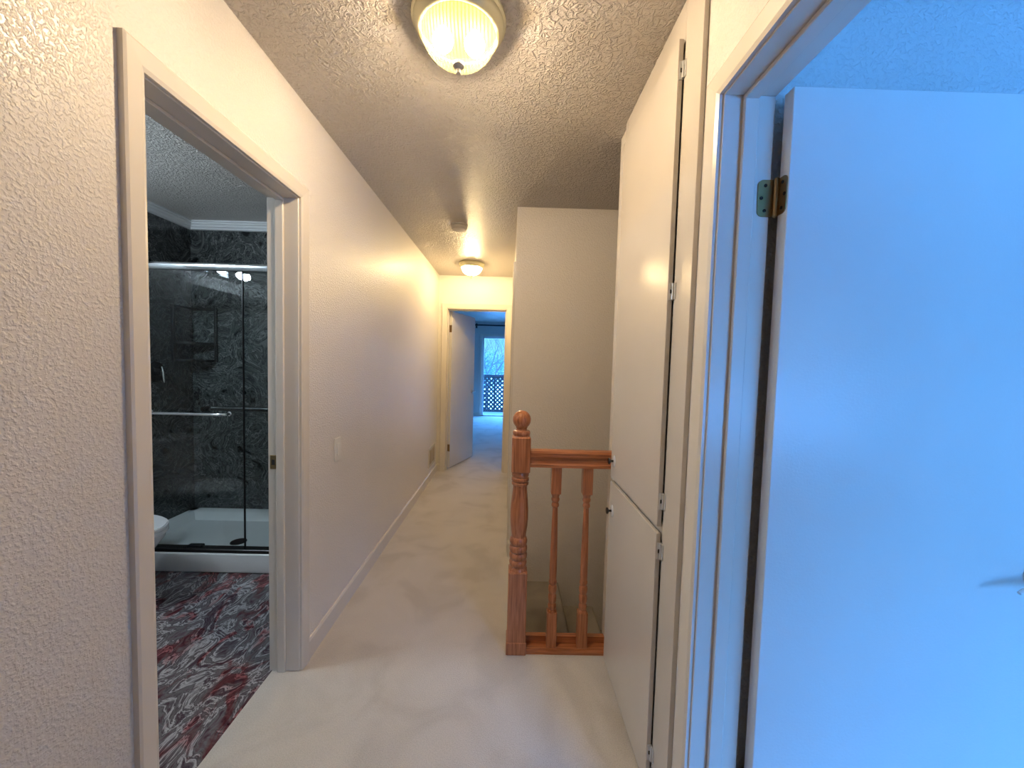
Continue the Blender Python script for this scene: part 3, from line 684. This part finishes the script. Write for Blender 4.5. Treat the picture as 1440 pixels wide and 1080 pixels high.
add_box(bm, -2.50, -2.22, TY-0.11, TY+0.11, 0, 0.39, 0.02, seg=3)
obj('bowl', bm, 'white', t, smooth=True)
bm = BM(); egg(bm, 0.3955, 0.413, 0.47, 0.375, TX+0.003); obj('seat', bm, 'white', t, smooth=True)
bm = BM(); egg(bm, 0.4155, 0.431, 0.468, 0.372, TX+0.002); egg(bm, 0.431, 0.436, 0.455, 0.36, TX-0.004, 1.0); obj('lid', bm, 'white', t, smooth=True)
bm = BM(); add_box(bm, -2.555, -2.36, TY-0.20, TY+0.20, 0.39, 0.74, 0.02, seg=3); add_box(bm, -2.565, -2.35, TY-0.21, TY+0.21, 0.74, 0.775, 0.01, seg=2); obj('tank', bm, 'white', t, smooth=True)

# vanity light and mirror (seen in the shower glass)
t = thing('vanity_light', 'bright two-bulb bathroom vanity light seen mirrored in the shower glass', 'wall light', (BX0, 1.35, 2.12))
bm = BM(); add_box(bm, BX0+0.0005, BX0+0.03, 1.10, 1.60, 2.07, 2.16, 0.006, seg=2); obj('back_plate', bm, 'chrome', t)
for y in (1.22, 1.47):
    bm = BM(); add_lathe(bm, [(0.022, 0), (0.022, 0.04), (0, 0.04)], (BX0+0.029, y, 2.115), 'x', 20); obj('socket', bm, 'chrome', t, smooth=True)
    bm = BM(); add_lathe(bm, [(0, -0.038), (0.022, -0.032), (0.036, -0.012), (0.038, 0.004), (0.030, 0.024), (0.015, 0.036), (0, 0.038)], (BX0+0.105, y, 2.115), 'x', 24); obj('light_bulb', bm, 'bulb_cool', t, smooth=True)
t = thing('wall_mirror', 'frameless bathroom mirror below the vanity light, facing the door', 'mirror', (BX0, 1.1, 1.45))
bm = BM(); add_box(bm, BX0+0.0005, BX0+0.006, 0.55, 1.65, 1.0, 1.95, 0.001); obj('mirror_glass', bm, 'mirror', t)

# ------------------------------------------------------------------ windows
w = sempty('window_1', ((SX0+SX1)/2, FY1, 0))
bm = BM()
for a in ((SX0, SX0+0.045, 0, SZ), (SX1-0.045, SX1, 0, SZ), (SX0, SX1, SZ-0.05, SZ), (SX0, SX1, 0, 0.03), (0.20, 0.26, 0, SZ)):
    add_box(bm, a[0], a[1], FY1+0.02, FY1+0.10, a[2], a[3])
obj('window_frame', bm, 'white', w)
bm = BM(); add_box(bm, SX0+0.04, 0.23, FY1+0.060, FY1+0.066, 0.03, SZ-0.04); obj('pane', bm, 'glass', w)
bm = BM(); add_box(bm, 0.23, SX1-0.04, FY1+0.045, FY1+0.051, 0.03, SZ-0.04); obj('pane', bm, 'glass', w)
bm = BM()
for a in ((SX0-0.055, SX0, 0, SZ+0.055), (SX1, SX1+0.055, 0, SZ+0.055), (SX0, SX1, SZ, SZ+0.055)): add_box(bm, a[0], a[1], FY1-0.014, FY1-0.0005, a[2], a[3], 0.002)
obj('casing', bm, 'trim', w)
w = sempty('window_2', ((WX0+WX1)/2, RY0, WZ0))
bm = BM()
for a in ((WX0, WX0+0.04, WZ0, WZ1), (WX1-0.04, WX1, WZ0, WZ1), (WX0, WX1, WZ0, WZ0+0.04), (WX0, WX1, WZ1-0.04, WZ1), ((WX0+WX1)/2-0.02, (WX0+WX1)/2+0.02, WZ0, WZ1)):
    add_box(bm, a[0], a[1], RY0-0.07, RY0-0.02, a[2], a[3])
obj('window_frame', bm, 'white', w)
bm = BM(); add_box(bm, WX0+0.03, WX1-0.03, RY0-0.047, RY0-0.042, WZ0+0.03, WZ1-0.03); obj('pane', bm, 'glass', w)
# curtain rod over the sliding door
t = thing('curtain_rod', 'thin dark curtain rod above the sliding glass door of the far bedroom', 'curtain rod', (0, FY1-0.08, 2.34))
bm = BM(); add_tube(bm, [(-0.95, FY1-0.08, 2.345), (1.4, FY1-0.08, 2.345)], 0.018, 14); obj('rod', bm, 'rod', t, smooth=True)
bm = BM(); add_lathe(bm, [(0, -0.03), (0.03, -0.02), (0.036, 0), (0.03, 0.02), (0, 0.03)], (-0.97, FY1-0.08, 2.345), 'x', 20); obj('finial', bm, 'rod', t, smooth=True)
for x in (-0.86, 1.3):
    bm = BM(); add_box(bm, x-0.012, x+0.012, FY1-0.10, FY1-0.0005, 2.325, 2.35); add_box(bm, x-0.02, x+0.02, FY1-0.012, FY1-0.0005, 2.27, 2.39); obj('bracket', bm, 'rod', t)

# ------------------------------------------------------------------ balcony and trees
BY_ = 11.15
t = thing('balcony_deck', 'timber balcony floor outside the sliding glass door', 'deck', (0, 10.6, -0.1))
for k in range(9):
    bm = BM(); y = FY1+0.14+k*0.142; add_box(bm, -3.0, 3.0, y, y+0.134, -0.14, -0.03); obj('deck_board', bm, 'deck', t)
t = thing('balcony_railing', 'dark diagonal lattice balcony railing seen through the sliding door', 'railing', (0, BY_, -0.03))
bm = BM(); zA, zB = 0.0, 1.0; s = 0.125; xa, xb = -1.6, 1.0
def strip(x, dirn):
    # 45 degree slat clipped to the panel
    w2 = 0.026*math.sqrt(2)
    pts = [(x-w2, zA), (x+w2, zA), (x+w2+dirn*(zB-zA), zB), (x-w2+dirn*(zB-zA), zB)]
    y0 = BY_ + (0 if dirn > 0 else 0.008)
    add_prism(bm, pts, 'y', y0, y0+0.007)
k = -3.0
while k < 2.4:
    strip(k, 1); strip(k, -1) ; k += s
obj('lattice_panel', bm, 'lattice', t)
bm = BM(); add_box(bm, -3.0, 3.0, BY_-0.02, BY_+0.035, 0.98, 1.055, 0.004); obj('top_rail', bm, 'lattice', t)
bm = BM(); add_box(bm, -3.0, 3.0, BY_-0.02, BY_+0.035, -0.029, 0.03, 0.004); obj('bottom_rail', bm, 'lattice', t)
for x in (-1.15, -0.405, 0.45, 1.5):
    bm = BM(); add_box(bm, x-0.03, x+0.03, BY_+0.0155, BY_+0.065, -0.029, 1.05, 0.003); obj('post', bm, 'lattice', t)
bm = BM(); add_box(bm, -80, 80, -80, 160, -3.1, -3.0); struct('floor_ground', bm, 'ground')
def bare_tree(loc, h, label, seed):
    rnd = random.Random(seed); t = thing('bare_tree', label, 'tree', loc, 'trees beyond the balcony')
    bm = BM()
    def grow(p, d, L, r_, lev):
        pts = [p]; rr = [r_]; q = p.copy(); dd = d.copy()
        for i in range(4):
            dd = (dd + Vector((rnd.uniform(-.2, .2), rnd.uniform(-.2, .2), rnd.uniform(-.05, .2)))).normalized()
            q = q + dd*L/4; pts.append(q.copy()); rr.append(r_*(1-0.15*(i+1)))
            if lev < 4 and i >= 1:
                for _ in range(2 if lev < 3 else 2):
                    a = rnd.uniform(0, 2*PI); side = Vector((math.cos(a), math.sin(a)*0.6, rnd.uniform(0.1, 0.9)))
                    grow(q.copy(), (dd*0.5+side*0.8).normalized(), L*0.62, rr[-1]*0.55, lev+1)
        add_tube(bm, pts, rr, 5 if lev > 1 else 8, cap=False)
    grow(Vector(loc), Vector((0, 0, 1)), h*0.5, 0.16, 0)
    obj('branches', bm, 'bark', t); return t
def leafy_tree(loc, h, rad, label, seed, n=2600):
    rnd = random.Random(seed); t = thing('leafy_tree', label, 'tree', loc, 'trees beyond the balcony')
    bm = BM(); L = Vector(loc); add_tube(bm, [L, L+Vector((0.1, 0, h*0.35)), L+Vector((0, 0, h*0.7))], [0.16, 0.11, 0.05], 8); obj('trunk', bm, 'bark', t)
    bm = BM(); cen = L + Vector((0, 0, h-rad*0.75))
    for i in range(n):
        v = Vector((rnd.gauss(0, 1), rnd.gauss(0, 1), rnd.gauss(0, 1))).normalized() * rad * rnd.random()**0.4
        v.z *= 0.75; c = cen + v*(1+0.2*math.sin(v.x*3)*math.cos(v.y*2))
        a = Vector((rnd.uniform(-1, 1), rnd.uniform(-1, 1), rnd.uniform(-1, 1))).normalized(); b_ = a.orthogonal().normalized(); s = rnd.uniform(0.05, 0.11)
        bm.faces.new([bm.verts.new(c+a*s), bm.verts.new(c+b_*s*0.5), bm.verts.new(c-a*s), bm.verts.new(c-b_*s*0.5)])
    obj('foliage', bm, 'leaf', t); return t
bare_tree((-1.35, 21.0, -3.0), 8.5, 'bare branching tree rising against the bright sky beyond the balcony', 3)
leafy_tree((-1.6, 27.0, -3.0), 5.2, 1.7, 'leafy tree at the left edge of the view beyond the lattice railing', 5)
leafy_tree((0.9, 33.0, -3.0), 5.4, 1.8, 'leafy tree toward the right edge of the sliding door view', 6)

# ------------------------------------------------------------------ daylight
wd = bpy.data.worlds.new('World'); bpy.context.scene.world = wd; wd.use_nodes = True; nt = wd.node_tree
bg = nt.nodes['Background']
tc = N(nt, 'ShaderNodeTexCoord'); sx = N(nt, 'ShaderNodeSeparateXYZ'); nt.links.new(tc.outputs['Generated'], sx.inputs[0])
r = ramp(nt, [(0.0, (0.20, 0.64, 1.0)), (0.12, (0.14, 0.45, 1.0)), (0.35, (0.085, 0.36, 1.0))]); nt.links.new(sx.outputs['Z'], r.inputs['Fac'])
mr = N(nt, 'ShaderNodeMapRange'); mr.interpolation_type = 'SMOOTHSTEP'
mr.inputs['From Min'].default_value = 0.07; mr.inputs['From Max'].default_value = 0.32; mr.inputs['To Min'].default_value = 0.8; mr.inputs['To Max'].default_value = 12.5
nt.links.new(sx.outputs['Z'], mr.inputs['Value']); nt.links.new(mr.outputs['Result'], bg.inputs['Strength'])
nt.links.new(r.outputs['Color'], bg.inputs['Color'])
def portal(loc, rot, sx_, sy_):
    L = bpy.data.lights.new('daylight_portal', 'AREA'); L.shape = 'RECTANGLE'; L.size = sx_; L.size_y = sy_; L.cycles.is_portal = True
    o = bpy.data.objects.new('daylight_portal', L); C.objects.link(o); o.location = loc; o.rotation_euler = rot
portal(((WX0+WX1)/2, RY0-0.09, (WZ0+WZ1)/2), (PI/2, 0, 0), WX1-WX0, WZ1-WZ0)
portal(((SX0+SX1)/2, FY1+0.11, SZ/2), (-PI/2, 0, 0), SX1-SX0, SZ)

# ------------------------------------------------------------------ camera
f = 541.0
F = Vector((-4, -28, f)).normalized()
bb = f*f/(28-0.0266*4); D = Vector((-0.0266*bb, bb, f)).normalized()
Rr = D.cross(F)
def W(v): return Vector((Rr.dot(v), F.dot(v), -D.dot(v)))
cam = bpy.data.cameras.new('camera'); co = bpy.data.objects.new('camera', cam); C.objects.link(co)
cx_, cy_, cz_ = W(Vector((1, 0, 0))), W(Vector((0, -1, 0))), W(Vector((0, 0, -1)))
mat = Matrix((cx_, cy_, cz_)).transposed().to_4x4(); mat.translation = (0, 0, 1.371); co.matrix_world = mat
cam.sensor_width = 36; cam.lens = f/1440*36; cam.clip_start = 0.02; cam.clip_end = 500
sc = bpy.context.scene; sc.camera = co
sc.view_settings.view_transform = 'Standard'; sc.view_settings.look = 'None'; sc.view_settings.gamma = 1; sc.view_settings.exposure = 1.12
sc.view_settings.use_curve_mapping = False
